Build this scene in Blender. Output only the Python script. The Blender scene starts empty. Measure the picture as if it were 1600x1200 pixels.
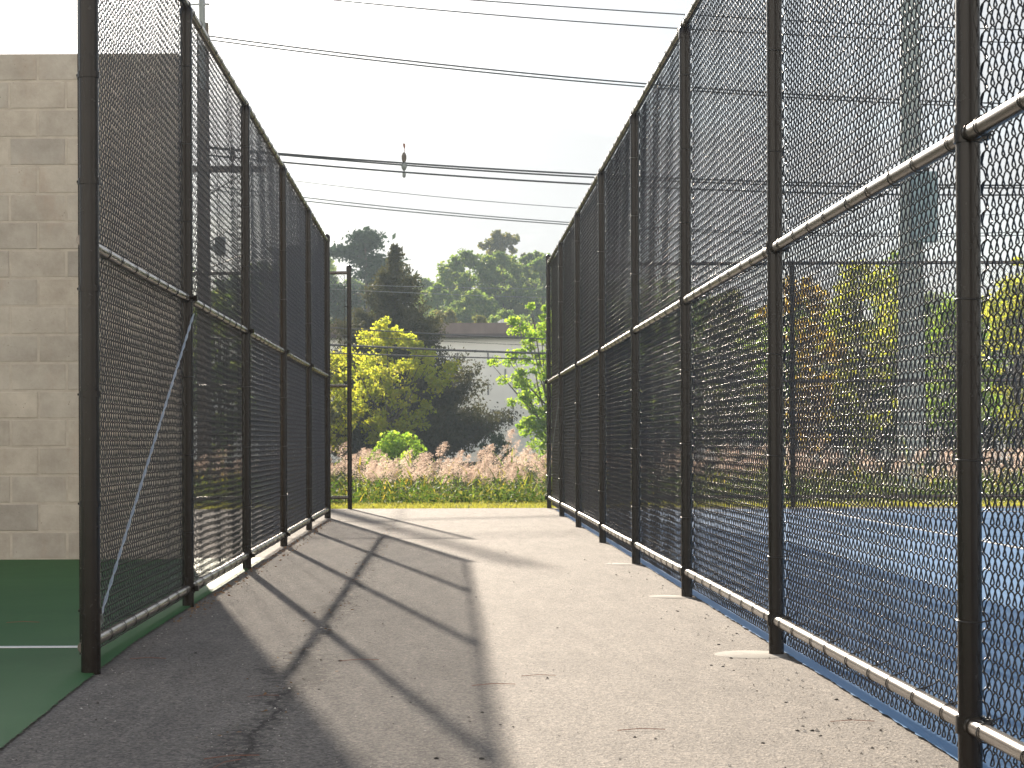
import bpy, math, random
import numpy as np
from mathutils import Vector, Matrix

C = bpy.context.scene
COL = C.collection
R = math.radians
rnd = random.Random(7)
rng = np.random.default_rng(11)

# ------------------------------------------------------------------ camera
HC = 0.838
cd = bpy.data.cameras.new('camera'); cam = bpy.data.objects.new('camera', cd); COL.objects.link(cam)
cd.sensor_width = 36; cd.lens = 72; cd.clip_start = 0.05; cd.clip_end = 3000
cd.shift_x = 0.06375; cd.shift_y = 0.0569
cam.location = (0, 0, HC)
cam.rotation_euler = (R(90), R(0.0), 0)
cam.rotation_euler = (Matrix.Rotation(R(90), 3, 'X') @ Matrix.Rotation(R(-0.22), 3, 'Z')).to_euler()
cd.dof.use_dof = True; cd.dof.focus_distance = 10.0; cd.dof.aperture_fstop = 20
C.camera = cam

# ------------------------------------------------------------------ light
SUN_EL, SUN_AZ = R(20.2), R(10.05)          # azimuth: to the left of +Y
sd = Vector((-math.sin(SUN_AZ)*math.cos(SUN_EL), math.cos(SUN_AZ)*math.cos(SUN_EL), math.sin(SUN_EL)))
sl = bpy.data.lights.new('sun', 'SUN'); sl.energy = 5.0; sl.angle = R(0.55); sl.color = (1.0, 0.875, 0.72)
so = bpy.data.objects.new('sun', sl); COL.objects.link(so)
so.rotation_euler = sd.to_track_quat('Z', 'Y').to_euler()
W = bpy.data.worlds.new('World'); C.world = W; W.use_nodes = True
nt = W.node_tree; N = nt.nodes; L = nt.links; N.clear()
out = N.new('ShaderNodeOutputWorld'); bg = N.new('ShaderNodeBackground'); bg.inputs[1].default_value = 0.0475
sky = N.new('ShaderNodeTexSky'); sky.sky_type = 'NISHITA'; sky.sun_disc = False
sky.sun_elevation = SUN_EL; sky.sun_rotation = -SUN_AZ; sky.air_density = 1.0; sky.dust_density = 0.35; sky.ozone_density = 1.5
tc = N.new('ShaderNodeTexCoord'); mp = N.new('ShaderNodeMapping'); mp.inputs['Scale'].default_value = (1.0, 1.0, 4.5)
L.new(tc.outputs['Generated'], mp.inputs[0])
no = N.new('ShaderNodeTexNoise'); no.inputs['Scale'].default_value = 4.2; no.inputs['Detail'].default_value = 9; no.inputs['Roughness'].default_value = 0.58
L.new(mp.outputs[0], no.inputs[0])
ra = N.new('ShaderNodeValToRGB'); ra.color_ramp.elements[0].position = 0.36; ra.color_ramp.elements[1].position = 0.56
ra.color_ramp.elements[0].color = (0.45, 0.45, 0.45, 1); ra.color_ramp.elements[1].color = (0.95, 0.95, 0.95, 1)
L.new(no.outputs[0], ra.inputs[0])
mx = N.new('ShaderNodeMix'); mx.data_type = 'RGBA'; mx.inputs[7].default_value = (6.6, 6.7, 6.9, 1)

def wm(op, a, b=0.0, clamp=False):
    x = N.new('ShaderNodeMath'); x.operation = op; x.use_clamp = clamp
    for i, s_ in ((0, a), (1, b)):
        if hasattr(s_, 'is_linked'): L.new(s_, x.inputs[i])
        else: x.inputs[i].default_value = s_
    return x.outputs[0]
vs_ = N.new('ShaderNodeSeparateXYZ'); L.new(tc.outputs['Generated'], vs_.inputs[0])
band = N.new('ShaderNodeMapRange'); band.interpolation_type = 'SMOOTHSTEP'   # thin cloud lies low over the whole horizon, clear overhead
for i_, v_ in ((1, .26), (2, .52), (3, 1.0), (4, .12)): band.inputs[i_].default_value = v_
L.new(vs_.outputs[2], band.inputs[0])
dp = N.new('ShaderNodeVectorMath'); dp.operation = 'DOT_PRODUCT'; L.new(tc.outputs['Generated'], dp.inputs[0]); dp.inputs[1].default_value = tuple(sd)
au = wm('POWER', wm('MAXIMUM', dp.outputs['Value'], 0.0), 110.0)            # bright thin cloud round the sun
glow = N.new('ShaderNodeMix'); glow.data_type = 'RGBA'; glow.blend_type = 'ADD'; glow.inputs[0].default_value = 1
cc = N.new('ShaderNodeCombineColor'); g_ = wm('MULTIPLY', au, 95.0)
for i_, k_ in enumerate((1.0, .94, .86)): L.new(wm('MULTIPLY', g_, k_), cc.inputs[i_])
L.new(wm('MULTIPLY', ra.outputs[0], band.outputs[0]), mx.inputs[0]); L.new(sky.outputs[0], mx.inputs[6]); L.new(mx.outputs[2], glow.inputs[6]); L.new(cc.outputs[0], glow.inputs[7]); bk = N.new('ShaderNodeMapRange'); bk.interpolation_type = 'SMOOTHSTEP'; bk.inputs[1].default_value = -.25; bk.inputs[2].default_value = .35; L.new(wm('MULTIPLY', vs_.outputs[1], -1.0), bk.inputs[0]); cm = N.new('ShaderNodeMix'); cm.data_type = 'RGBA'; cm.inputs[6].default_value = (5.2, 5.12, 5.12, 1); cm.inputs[7].default_value = (24, 21.8, 19.0, 1); L.new(bk.outputs[0], cm.inputs[0]); L.new(cm.outputs[2], mx.inputs[7]); L.new(glow.outputs[2], bg.inputs[0]); L.new(bg.outputs[0], out.inputs[0])
C.view_settings.view_transform = 'Standard'; C.view_settings.look = 'None'
C.view_settings.exposure = 1.62; C.view_settings.gamma = 1.0
C.cycles.max_bounces = 8; C.cycles.transparent_max_bounces = 8; C.cycles.volume_bounces = 0
C.cycles.sample_clamp_indirect = 6

# ------------------------------------------------------------------ helpers
def link(name, me, m, parent=None):
    o = bpy.data.objects.new(name, me); COL.objects.link(o)
    if m is not None and me is not None and not me.materials: me.materials.append(m)
    if parent is not None: o.parent = parent
    return o
def tag(o, label=None, cat=None, group=None, kind=None):
    if label: o['label'] = label
    if cat: o['category'] = cat
    if group: o['group'] = group
    if kind: o['kind'] = kind
    return o
def empty(name, loc=(0, 0, 0), rz=0):
    o = bpy.data.objects.new(name, None); o.location = loc; o.rotation_euler = (0, 0, rz); o.empty_display_size = .2
    COL.objects.link(o); return o
def npmesh(name, v, q, smooth=False):
    """v (n,3) float, q (m,4) int"""
    me = bpy.data.meshes.new(name); v = np.asarray(v, np.float32); q = np.asarray(q, np.int32)
    me.vertices.add(len(v)); me.vertices.foreach_set('co', v.ravel())
    k = q.shape[1]
    me.loops.add(q.size); me.loops.foreach_set('vertex_index', q.ravel())
    me.polygons.add(len(q)); me.polygons.foreach_set('loop_start', np.arange(len(q), dtype=np.int32)*k)
    me.polygons.foreach_set('loop_total', np.full(len(q), k, np.int32))
    me.polygons.foreach_set('use_smooth', np.full(len(q), smooth, bool))
    me.update(calc_edges=True); me.validate(); return me
class MB:
    def __init__(s): s.v = []; s.f = []; s.sm = []
    def add(s, vs, fs, sm=False):
        b = len(s.v); s.v += [tuple(p) for p in vs]; s.f += [tuple(i+b for i in f) for f in fs]; s.sm += [sm]*len(fs); return s
    def box(s, a, b, jit=0):
        x0, y0, z0 = a; x1, y1, z1 = b
        vs = [(x0,y0,z0),(x1,y0,z0),(x1,y1,z0),(x0,y1,z0),(x0,y0,z1),(x1,y0,z1),(x1,y1,z1),(x0,y1,z1)]
        if jit: vs = [tuple(c+rnd.uniform(-jit, jit) for c in p) for p in vs]
        return s.add(vs, [(0,3,2,1),(4,5,6,7),(0,1,5,4),(1,2,6,5),(2,3,7,6),(3,0,4,7)])
    def tube(s, pts, r, n=8, caps=True, closed=False):
        pts = [Vector(p) for p in pts]; k = len(pts)
        rs = r if isinstance(r, (list, tuple)) else [r]*k
        vs = []; fr = None
        for i, p in enumerate(pts):
            a = pts[(i-1) % k] if (closed or i > 0) else p; b = pts[(i+1) % k] if (closed or i < k-1) else p
            t = (b-a).normalized()
            if fr is None:
                up = Vector((0,0,1)) if abs(t.z) < .9 else Vector((1,0,0)); fr = (up - t*up.dot(t)).normalized()
            else: fr = (fr - t*fr.dot(t)).normalized()
            w = t.cross(fr)
            for j in range(n):
                an = 2*math.pi*j/n; vs.append(p+(fr*math.cos(an)+w*math.sin(an))*rs[i])
        fs = []
        for i in range(k if closed else k-1):
            i2 = (i+1) % k
            for j in range(n): fs.append((i*n+j, i*n+(j+1)%n, i2*n+(j+1)%n, i2*n+j))
        s.add(vs, fs, True)
        if caps and not closed:
            s.add(vs[:n], [tuple(range(n))[::-1]]); s.add(vs[-n:], [tuple(range(n))])
        return s
    def lathe(s, prof, o=(0,0,0), n=20):
        runs = [[prof[0]]]
        for i in range(1, len(prof)):
            runs[-1].append(prof[i])
            if i < len(prof)-1:
                a = math.atan2(prof[i][1]-prof[i-1][1], prof[i][0]-prof[i-1][0]); b = math.atan2(prof[i+1][1]-prof[i][1], prof[i+1][0]-prof[i][0])
                d = abs((b-a+math.pi) % (2*math.pi)-math.pi)
                if d > .85: runs.append([prof[i]])
        for run in runs:
            vs = [(o[0]+r*math.cos(2*math.pi*j/n), o[1]+r*math.sin(2*math.pi*j/n), o[2]+z) for r, z in run for j in range(n)]
            s.add(vs, [(i*n+j, i*n+(j+1)%n, (i+1)*n+(j+1)%n, (i+1)*n+j) for i in range(len(run)-1) for j in range(n)], True)
        return s
    def mesh(s, name):
        me = bpy.data.meshes.new(name); me.from_pydata(s.v, [], s.f); me.polygons.foreach_set('use_smooth', s.sm); me.update(); return me
    def build(s, name, m, parent=None): return link(name, s.mesh(name), m, parent)

# ------------------------------------------------------------------ materials
def mat(name, col=(.5,.5,.5), rough=.6, metal=0, spec=.5):
    m = bpy.data.materials.new(name); m.use_nodes = True
    b = m.node_tree.nodes['Principled BSDF']; b.inputs['Base Color'].default_value = (*col, 1)
    b.inputs['Roughness'].default_value = rough; b.inputs['Metallic'].default_value = metal
    b.inputs['Specular IOR Level'].default_value = spec
    return m
def nd(m, t): return m.node_tree.nodes.new(t)
def lk(m, a, b): m.node_tree.links.new(a, b)
def coord(m, scale=(1,1,1), which='Object'):
    t = nd(m, 'ShaderNodeTexCoord'); p = nd(m, 'ShaderNodeMapping'); p.inputs['Scale'].default_value = scale
    lk(m, t.outputs[which], p.inputs[0]); return p.outputs[0]
def noise(m, co, scale, detail=4, rough=.55):
    n = nd(m, 'ShaderNodeTexNoise'); n.inputs['Scale'].default_value = scale; n.inputs['Detail'].default_value = detail
    n.inputs['Roughness'].default_value = rough; lk(m, co, n.inputs[0]); return n.outputs[0]
def ramp(m, f, stops):
    r = nd(m, 'ShaderNodeValToRGB'); el = r.color_ramp.elements
    while len(el) < len(stops): el.new(.5)
    for e, (p, c) in zip(el, stops): e.position = p; e.color = (*c, 1) if len(c) == 3 else c
    lk(m, f, r.inputs[0]); return r.outputs[0]
def mixc(m, f, a, b, mode='MIX'):
    x = nd(m, 'ShaderNodeMix'); x.data_type = 'RGBA'; x.blend_type = mode
    for i, s in ((0, f), (6, a), (7, b)):
        if hasattr(s, 'is_linked'): lk(m, s, x.inputs[i])
        else: x.inputs[i].default_value = s if i == 0 else (*s, 1)
    return x.outputs[2]
def mth(m, op, a, b=0.0):
    x = nd(m, 'ShaderNodeMath'); x.operation = op
    for i, s in ((0, a), (1, b)):
        if hasattr(s, 'is_linked'): lk(m, s, x.inputs[i])
        else: x.inputs[i].default_value = s
    return x.outputs[0]
def bump(m, h, dist, strength=1.0):
    b = nd(m, 'ShaderNodeBump'); b.inputs['Strength'].default_value = strength; b.inputs['Distance'].default_value = dist
    lk(m, h, b.inputs['Height']); lk(m, b.outputs[0], m.node_tree.nodes['Principled BSDF'].inputs['Normal'])
def base(m, s): lk(m, s, m.node_tree.nodes['Principled BSDF'].inputs['Base Color'])

M = {}
# black vinyl-coated steel, lightly scuffed
def vinyl(name, col, rough, spec, bs=.25):
    m = mat(name, col, rough, 0, spec); co = coord(m)
    n = noise(m, co, 9, 5); base(m, ramp(m, n, [(.35, tuple(c*.9 for c in col)), (.75, tuple(min(1, c*1.25+.001) for c in col))]))
    n2 = noise(m, co, 30, 3)
    r = nd(m, 'ShaderNodeMapRange'); r.inputs[3].default_value = rough-.02; r.inputs[4].default_value = rough+.03; lk(m, n2, r.inputs[0])
    lk(m, r.outputs[0], m.node_tree.nodes['Principled BSDF'].inputs['Roughness']); bump(m, n2, .0006, bs)
    return m
M['post'] = vinyl('post_black', (.010, .007, .005), .26, .25)
M['rail'] = vinyl('rail_black', (.11, .092, .076), .25, 1.0, .06); M['rail'].node_tree.nodes['Principled BSDF'].inputs['Metallic'].default_value = .5
M['wire'] = mat('mesh_vinyl', (.014, .011, .009), .30, 0, .75)
M['tie'] = mat('tie_wire', (.010, .008, .007), .35, 0, .6)
M['galv'] = mat('galvanised', (.42, .44, .46), .38, .85)
M['galvdull'] = mat('galvanised_dull', (.20, .22, .215), .6, .3)
M['polesteel'] = mat('pole_steel', (.27, .32, .32), .65)
M['linewire'] = mat('line_wire', (.045, .05, .055), .5)
M['linethin'] = mat('line_wire_bare', (.20, .22, .23), .5, .4)

# asphalt
def asphalt():
    m = mat('asphalt', rough=.9, spec=.22); co = coord(m)
    big = noise(m, co, .55, 6, .6); mid = noise(m, coord(m, (3.0, .5, 1)), 3.0, 6, .65); fine = noise(m, co, 120, 3, .7)
    c1 = ramp(m, big, [(.30, (.150, .132, .116)), (.70, (.208, .185, .164))])
    c2 = mixc(m, .45, c1, ramp(m, mid, [(.3, (.078, .072, .067)), (.7, (.225, .208, .188))]), 'MIX')
    v = nd(m, 'ShaderNodeTexVoronoi'); v.inputs['Scale'].default_value = 130; lk(m, co, v.inputs[0])
    agg = ramp(m, v.outputs['Color'], [(.12, (.36, .35, .34)), (.5, (.95, .94, .92)), (.88, (1.75, 1.68, 1.58))])
    ag2 = ramp(m, noise(m, co, 48, 5, .8), [(.32, (.62, .62, .62)), (.5, (1,1,1)), (.68, (1.4, 1.38, 1.34))])
    c3 = mixc(m, .8, mixc(m, .7, c2, agg, 'MULTIPLY'), ag2, 'MULTIPLY')
    # seam between the two paving passes: crumbled, darker
    sx = nd(m, 'ShaderNodeSeparateXYZ'); tcx = nd(m, 'ShaderNodeTexCoord'); lk(m, tcx.outputs['Object'], sx.inputs[0])
    wob = mth(m, 'MULTIPLY', mth(m, 'SUBTRACT', noise(m, co, 1.6, 5, .7), .5), .26)
    sgn = mth(m, 'ADD', mth(m, 'ADD', sx.outputs[0], .555), wob); d = mth(m, 'ABSOLUTE', sgn)
    gate = noise(m, co, 22, 6, .8)
    seg = noise(m, co, .9, 2)
    width = mth(m, 'ADD', mth(m, 'MULTIPLY', seg, .26), -.06)
    e = mth(m, 'SUBTRACT', width, d)
    zone = mth(m, 'GREATER_THAN', mth(m, 'ADD', e, mth(m, 'MULTIPLY', mth(m, 'SUBTRACT', gate, .54), .8)), 0.0)
    line = mth(m, 'GREATER_THAN', mth(m, 'ADD', mth(m, 'MULTIPLY', noise(m, co, 30, 4, .7), .030), -.006), mth(m, 'ABSOLUTE', mth(m, 'ADD', sgn, mth(m, 'MULTIPLY', mth(m, 'SUBTRACT', noise(m, co, 9, 5, .7), .5), .09))))
    msk = mth(m, 'MAXIMUM', mth(m, 'MULTIPLY', zone, .55), mth(m, 'MULTIPLY', line, .85))
    c4 = mixc(m, msk, c3, (.034, .029, .025))
    # tar-dark stain patches
    st = ramp(m, noise(m, coord(m, (1, .35, 1)), 1.3, 7, .7), [(.60, (0,0,0)), (.74, (.5,.5,.5))])
    c5 = mixc(m, st, c4, (.09, .084, .078), 'MIX')
    # transverse roller marks
    base(m, c5)
    h = mth(m, 'ADD', mth(m, 'MULTIPLY', v.outputs['Distance'], .9), mth(m, 'ADD', fine, mth(m, 'MULTIPLY', msk, -2.5)))
    bump(m, h, .004, .8)
    return m
M['asphalt'] = asphalt()
def court(name, col, col2, rough, sp_=.45):
    m = mat(name, rough=rough, spec=sp_); co = coord(m)
    a = noise(m, co, .9, 6, .65); f = noise(m, co, 160, 2)
    c = ramp(m, a, [(.3, col), (.72, col2)]); w = ramp(m, noise(m, coord(m, (1, .3, 1)), 2.2, 6, .7), [(.55, (0,0,0)), (.8, (.35,.35,.35))])
    base(m, mixc(m, w, c, tuple(x*1.5+.02 for x in col2))); bump(m, f, .0012, .6); return m
M['green'] = court('court_green', (.030, .098, .030), (.045, .13, .042), .7, .18)
M['blue'] = court('court_blue', (.004, .10, .26), (.008, .125, .30), .52, .26)
M['paint'] = mat('line_paint', (.72, .72, .70), .6)
def concrete(name, a, b, sc=6):
    m = mat(name, rough=.9); co = coord(m); n = noise(m, co, sc, 7, .65)
    base(m, ramp(m, n, [(.3, a), (.7, b)])); bump(m, noise(m, co, 90, 3), .002, .7); return m
M['footing'] = concrete('footing_concrete', (.13, .12, .105), (.27, .245, .21))
def ground():
    m = mat('ground_soil', rough=1.0, spec=0); co = coord(m)
    n = noise(m, co, .7, 6, .65); n2 = noise(m, co, 12, 4)
    c = ramp(m, n, [(.3, (.022, .03, .010)), (.55, (.04, .05, .016)), (.75, (.055, .05, .025))])
    base(m, mixc(m, .5, c, ramp(m, n2, [(.3, (.5,.5,.5)), (.7, (1.3,1.3,1.3))]), 'MULTIPLY')); bump(m, n2, .03); return m
M['soil'] = ground()
# leaves
def leafmat(name, cols, trans, tmix=.5, rough=.6, spec=.12):
    m = bpy.data.materials.new(name); m.use_nodes = True; n = m.node_tree.nodes; b = n['Principled BSDF']
    b.inputs['Roughness'].default_value = rough; b.inputs['Specular IOR Level'].default_value = spec
    g = nd(m, 'ShaderNodeNewGeometry'); co = coord(m)
    big = noise(m, co, .8, 3)
    f = mth(m, 'ADD', mth(m, 'MULTIPLY', g.outputs['Random Per Island'], .6), mth(m, 'MULTIPLY', big, .45))
    k = len(cols); st = [(i/(k-1)*.84+.08, c) for i, c in enumerate(cols)]
    base(m, ramp(m, f, st))
    t = nd(m, 'ShaderNodeBsdfTranslucent'); lk(m, ramp(m, f, [(i/(len(trans)-1)*.84+.08, c) for i, c in enumerate(trans)]), t.inputs[0])
    x = nd(m, 'ShaderNodeMixShader'); x.inputs[0].default_value = tmix
    lk(m, b.outputs[0], x.inputs[1]); lk(m, t.outputs[0], x.inputs[2]); lk(m, x.outputs[0], n['Material Output'].inputs[0]); return m
M['maple'] = leafmat('maple_leaf', [(.08,.10,.015),(.13,.14,.02),(.17,.15,.02)], [(.34,.46,.03),(.62,.68,.05),(.80,.70,.06)], .62)
M['bright'] = leafmat('green_leaf', [(.05,.10,.015),(.08,.13,.02),(.12,.15,.03)], [(.20,.42,.03),(.40,.62,.05),(.58,.68,.07)], .58)
M['olive'] = leafmat('olive_leaf', [(.05,.06,.025),(.08,.085,.03),(.12,.10,.04)], [(.12,.16,.04),(.22,.24,.06),(.34,.28,.08)], .42)
M['autumn'] = leafmat('autumn_leaf', [(.10,.09,.015),(.16,.12,.02),(.18,.15,.03)], [(.50,.42,.04),(.80,.50,.05),(.6,.6,.06)], .6)
M['hill'] = leafmat('hill_leaf', [(.035,.065,.022),(.055,.10,.03),(.09,.12,.04)], [(.12,.24,.04),(.26,.38,.07),(.42,.46,.09)], .48)
M['pine'] = leafmat('pine_needles', [(.018,.035,.02),(.028,.05,.028),(.04,.06,.03)], [(.03,.06,.03),(.05,.09,.04)], .2)
M['cedar'] = leafmat('cedar_sprays', [(.022,.027,.012),(.038,.042,.018),(.07,.058,.03)], [(.06,.07,.022),(.14,.13,.045)], .28)
M['reedleaf'] = leafmat('reed_leaf', [(.04,.07,.015),(.08,.11,.02),(.14,.13,.03),(.22,.15,.03)], [(.10,.2,.02),(.22,.34,.04),(.42,.42,.05),(.7,.46,.05)], .5)
M['weed'] = leafmat('weed_leaf', [(.02,.04,.012),(.04,.065,.018),(.08,.085,.025)], [(.04,.10,.02),(.11,.19,.03),(.34,.32,.06)], .4)
M['grass'] = leafmat('grass_blade', [(.08,.10,.02),(.13,.14,.03),(.18,.16,.04)], [(.30,.36,.04),(.48,.48,.06),(.6,.52,.08)], .55)
M['plume'] = leafmat('reed_plume', [(.34,.25,.21),(.48,.37,.31),(.58,.48,.40)], [(.50,.36,.29),(.68,.53,.43),(.80,.67,.55)], .55, .8, .1)
M['litter'] = leafmat('dry_leaf', [(.12,.06,.03),(.22,.12,.06),(.34,.24,.14)], [(.2,.1,.04),(.3,.2,.1)], .2)
def bark(name, a, b):
    m = mat(name, rough=.9); co = coord(m, (1,1,.25)); n = noise(m, co, 14, 6, .7); base(m, ramp(m, n, [(.3, a), (.7, b)])); bump(m, n, .02); return m
M['bark'] = bark('bark', (.035,.028,.022), (.085,.07,.055))
M['polewood'] = bark('pole_wood', (.085,.07,.055), (.16,.135,.11))
M['clod'] = concrete('dark_clod', (.02,.016,.013), (.06,.05,.04), 60)
M['needle'] = mat('pine_needle', (.22,.08,.04), .6)

# ------------------------------------------------------------------ ground, path, courts
def gz(x, y):
    z = -.02
    if y > 28.2: t = min(1, (y-28.2)/4.5); z -= 1.45*t*t*(3-2*t)
    if y > 45: t = min(1, (y-45)/20); z += 1.2*t*t*(3-2*t)
    if y > 130:
        t = min(1, (y-130)/110); t = t*t*(3-2*t)
        prof = 12.5 + 4*math.exp(-((x-6)/9)**2) - 3*math.exp(-((x+6)/4.5)**2) + 6.5*math.exp(-((x+16)/7)**2) + 2*math.sin(x*.09+1) + 1.2*math.sin(x*.23)
        prof *= 1-.25*min(1, max(0, (x-30)/60))
        z += t*prof
    return z
xs = sorted(set([float(a) for a in np.concatenate([np.linspace(-600,-60,12), np.linspace(-60,80,57), np.linspace(90,600,12)])]))
ys = sorted(set([float(a) for a in np.concatenate([[-60,-20,0,14,26,28.2], np.linspace(28.7,46,24), np.linspace(50,130,14), np.linspace(136,260,26), np.linspace(300,900,8)])]))
v = [(x, y, gz(x, y)) for y in ys for x in xs]; nx = len(xs)
q = [(j*nx+i, j*nx+i+1, (j+1)*nx+i+1, (j+1)*nx+i) for j in range(len(ys)-1) for i in range(nx-1)]
tag(link('ground', npmesh('ground', v, q, True), M['soil']), kind='structure', label='soil and rough grass falling away behind the path')
def sheet(name, x0, x1, y0, y1, z, m, label, ragged=None, edge=None):
    b = MB(); n = 900
    ysn = [y0+(y1-y0)*i/n for i in range(n+1)]
    L_ = [x0+(rnd.gauss(0,.0028) if ragged and 'l' in ragged else 0) for _ in ysn]
    R_ = [x1+(edge(yy) if edge else 0)+(rnd.gauss(0,.003) if ragged and 'r' in ragged else 0) for yy in ysn]
    vs = [(a, y, z) for a, y in zip(L_, ysn)] + [(a, y, z) for a, y in zip(R_, ysn)]
    b.add(vs, [(i, i+n+1, i+n+2, i+1) for i in range(n)])
    return tag(b.build(name, m), kind='structure', label=label)
XL, XR = -1.336, 1.301
sheet('path', -40, 40, -30, 26.15, -.006, M['asphalt'], 'worn grey asphalt path between the fences')
sheet('green_court', -14, -1.30, -8, 14.9, .002, M['green'], 'dark green painted court left of the path', 'r', lambda y: .07-.09*min(1, max(0, (y-5.6)/3.0)))
sheet('blue_court', 1.335, 24, -8, 25.2, .002, M['blue'], 'blue painted court right of the path', 'l')
b = MB(); b.box((-9, 8.37, .004), (-1.47, 8.43, .0065)); tag(b.build('court_line', M['paint']), kind='structure', label='white line painted across green court')
b = MB(); b.box((2.6, 23.9, .004), (22, 23.96, .0065)); b.box((4.4, -6, .004), (4.45, 23.86, .0065))
tag(b.build('court_line', M['paint']), kind='structure', label='white lines painted on blue court')

# ------------------------------------------------------------------ chain link fabric
def fabric(name, width, height, sides=5, dv=.074, dh=.058, r=.0023, dep=.0051, fine=True):
    P = dh/2; nw = int(round(width/P)); P = width/nw; A = P/2+r*.9
    tt, uu, dd_ = ([0, .09, .2, .5, .8, .91], [1, .90, .62, 0, -.62, -.90], [0, .72, 1, 1, 1, .72]) if fine else ([0, .2, .8], [1, .62, -.62], [0, 1, 1])
    nh = int(height/dv*2)
    T0, U0, D0 = [], [], []
    for h in range(nh):
        sg = 1 if h % 2 == 0 else -1
        for a, b_, c_ in zip(tt, uu, dd_): T0.append((h+a)*.5*dv); U0.append(sg*b_); D0.append(sg*c_)
    T0, U0, D0 = map(np.array, (T0, U0, D0)); npt = len(T0)
    V = []; Q = []; off = 0
    for k in range(nw):
        s = 1 if k % 2 == 0 else -1      # neighbouring spirals hook bend to bend
        wav = .0012*np.sin(T0*3+k*.21)
        c = np.stack([(k+.5)*P + s*A*U0 + rng.normal(0, .0003, npt), HAND*s*dep*D0 + rng.normal(0, .0005) + wav, T0 + rng.normal(0, .0008)], 1)
        T = np.gradient(c, axis=0); T /= np.linalg.norm(T, axis=1)[:, None]
        U = np.cross(T, np.array([.3, 1.0, 0])); U /= np.linalg.norm(U, axis=1)[:, None]; Wv = np.cross(T, U)
        a = np.arange(sides)/sides*2*np.pi
        ring = c[:, None, :] + r*(U[:, None, :]*np.cos(a)[None, :, None] + Wv[:, None, :]*np.sin(a)[None, :, None])
        V.append(ring.reshape(-1, 3))
        i = np.arange(npt-1)[:, None]*sides; j = np.arange(sides)[None, :]; j2 = (j+1) % sides
        Q.append((np.stack([i+j, i+j2, i+sides+j2, i+sides+j], -1).reshape(-1, 4))+off)
        off += npt*sides
    return npmesh(name, np.concatenate(V), np.concatenate(Q), True)
HAND = 1
FAB = fabric('mesh_fabric', 3.0, 3.10); FAB.materials.append(M['wire'])
FABFAR = fabric('mesh_fabric_far', 3.0, 3.10, sides=4, fine=False); FABFAR.materials.append(M['wire'])

PR, RR = .030, .0215
def ring_mesh(name, r, h, th=.003, n=20):
    return MB().lathe([(r, -h/2), (r+th, -h/2), (r+th, h/2), (r, h/2)], n=n).mesh(name)
POSTTIE = None
def post_mesh(h, r=PR, n=24): return MB().lathe([(0, -.02), (r, -.02), (r, h), (0, h)], n=n).mesh('post')
def cap_mesh(r, dome=True):
    b = MB()
    if dome: b.lathe([(r+.004, -.045), (r+.005, 0), (r+.002, .018), (r*.7, .032), (r*.3, .04), (0, .042)], n=20)
    else:
        b.lathe([(r+.0035, -.05), (r+.0035, .0), (r*.9, .012), (r*.55, .03), (0, .03)], n=20)
    return b.mesh('post_cap')
def loop_top(b):   # ring of the loop cap that carries the top rail (axis along local x)
    b.tube([(-.022, RR*0, 0), (.022, 0, 0)], RR+.005, 16)
    return b
CAPLOOP = loop_top(MB()).mesh('rail_loop')
# wire tie around a rail: axis along local x, tail reaching to the fabric at +y
def tie_mesh(tail):
    b = MB(); rr = RR+.0028; pts = []
    for i in range(13):
        a = math.pi*(-.15+1.5*i/12)
        pts.append((i*.0006-.003, -math.sin(a)*rr*1.0, math.cos(a)*rr))
    pts.append((.006, .030, -.020)); b.tube(pts, .0021, 5)
    if tail:
        b.tube([(-.003, .0, rr), (-.002, .018, rr+.004), (.001, .040, rr+.012), (.006, .052, rr+.022)], .0021, 5)
    else:
        b.tube([(-.003, .0, rr), (-.001, .020, rr-.003), (.003, .036, rr-.012)], .0021, 5)
    return b.mesh('tie_wire')
TIE, TIETAIL = tie_mesh(False), tie_mesh(True)
def ptie_mesh():   # around a post, fastened to fabric on +y side (local x = along the fence)
    b = MB(); rr = PR+.0022; pts = [(-.045, PR+.012, .004)]
    for i in range(15):
        a = math.pi*(-.12 + 1.24*i/14); pts.append((-rr*math.cos(a), -rr*math.sin(a)*1.0, -.004+.008*i/14))
    pts.append((.045, PR+.012, .010)); pts.append((.05, PR+.02, .004)); b.tube(pts, .0022, 5)
    return b.mesh('tie_wire')
PTIE = ptie_mesh()
for me in (TIE, TIETAIL, PTIE): me.materials.append(M['tie'])
CLAMP = MB()
CLAMP.lathe([(PR+.001, -.022), (PR+.006, -.022), (PR+.006, .022), (PR+.001, .022)], n=20)
for s in (-1, 1): CLAMP.tube([(s*(PR-.002), 0, 0), (s*(PR+.022), 0, 0)], RR+.004, 14)
CLAMP.box((-.014, -PR-.024, -.014), (.014, -PR-.002, .014)); CLAMP.tube([(-.03, -PR-.014, 0), (.03, -PR-.014, 0)], .005, 6)
CLAMP = CLAMP.mesh('rail_clamp'); CLAMP.materials.append(M['post'])
BAND = MB().lathe([(PR+.0005, -.011), (PR+.004, -.011), (PR+.004, .011), (PR+.0005, .011)], n=24); BAND.tube([(.0, PR+.003, 0), (.055, PR+.010, 0)], .006, 6)
BAND = BAND.mesh('tension_band'); BAND.materials.append(M['post'])

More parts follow.
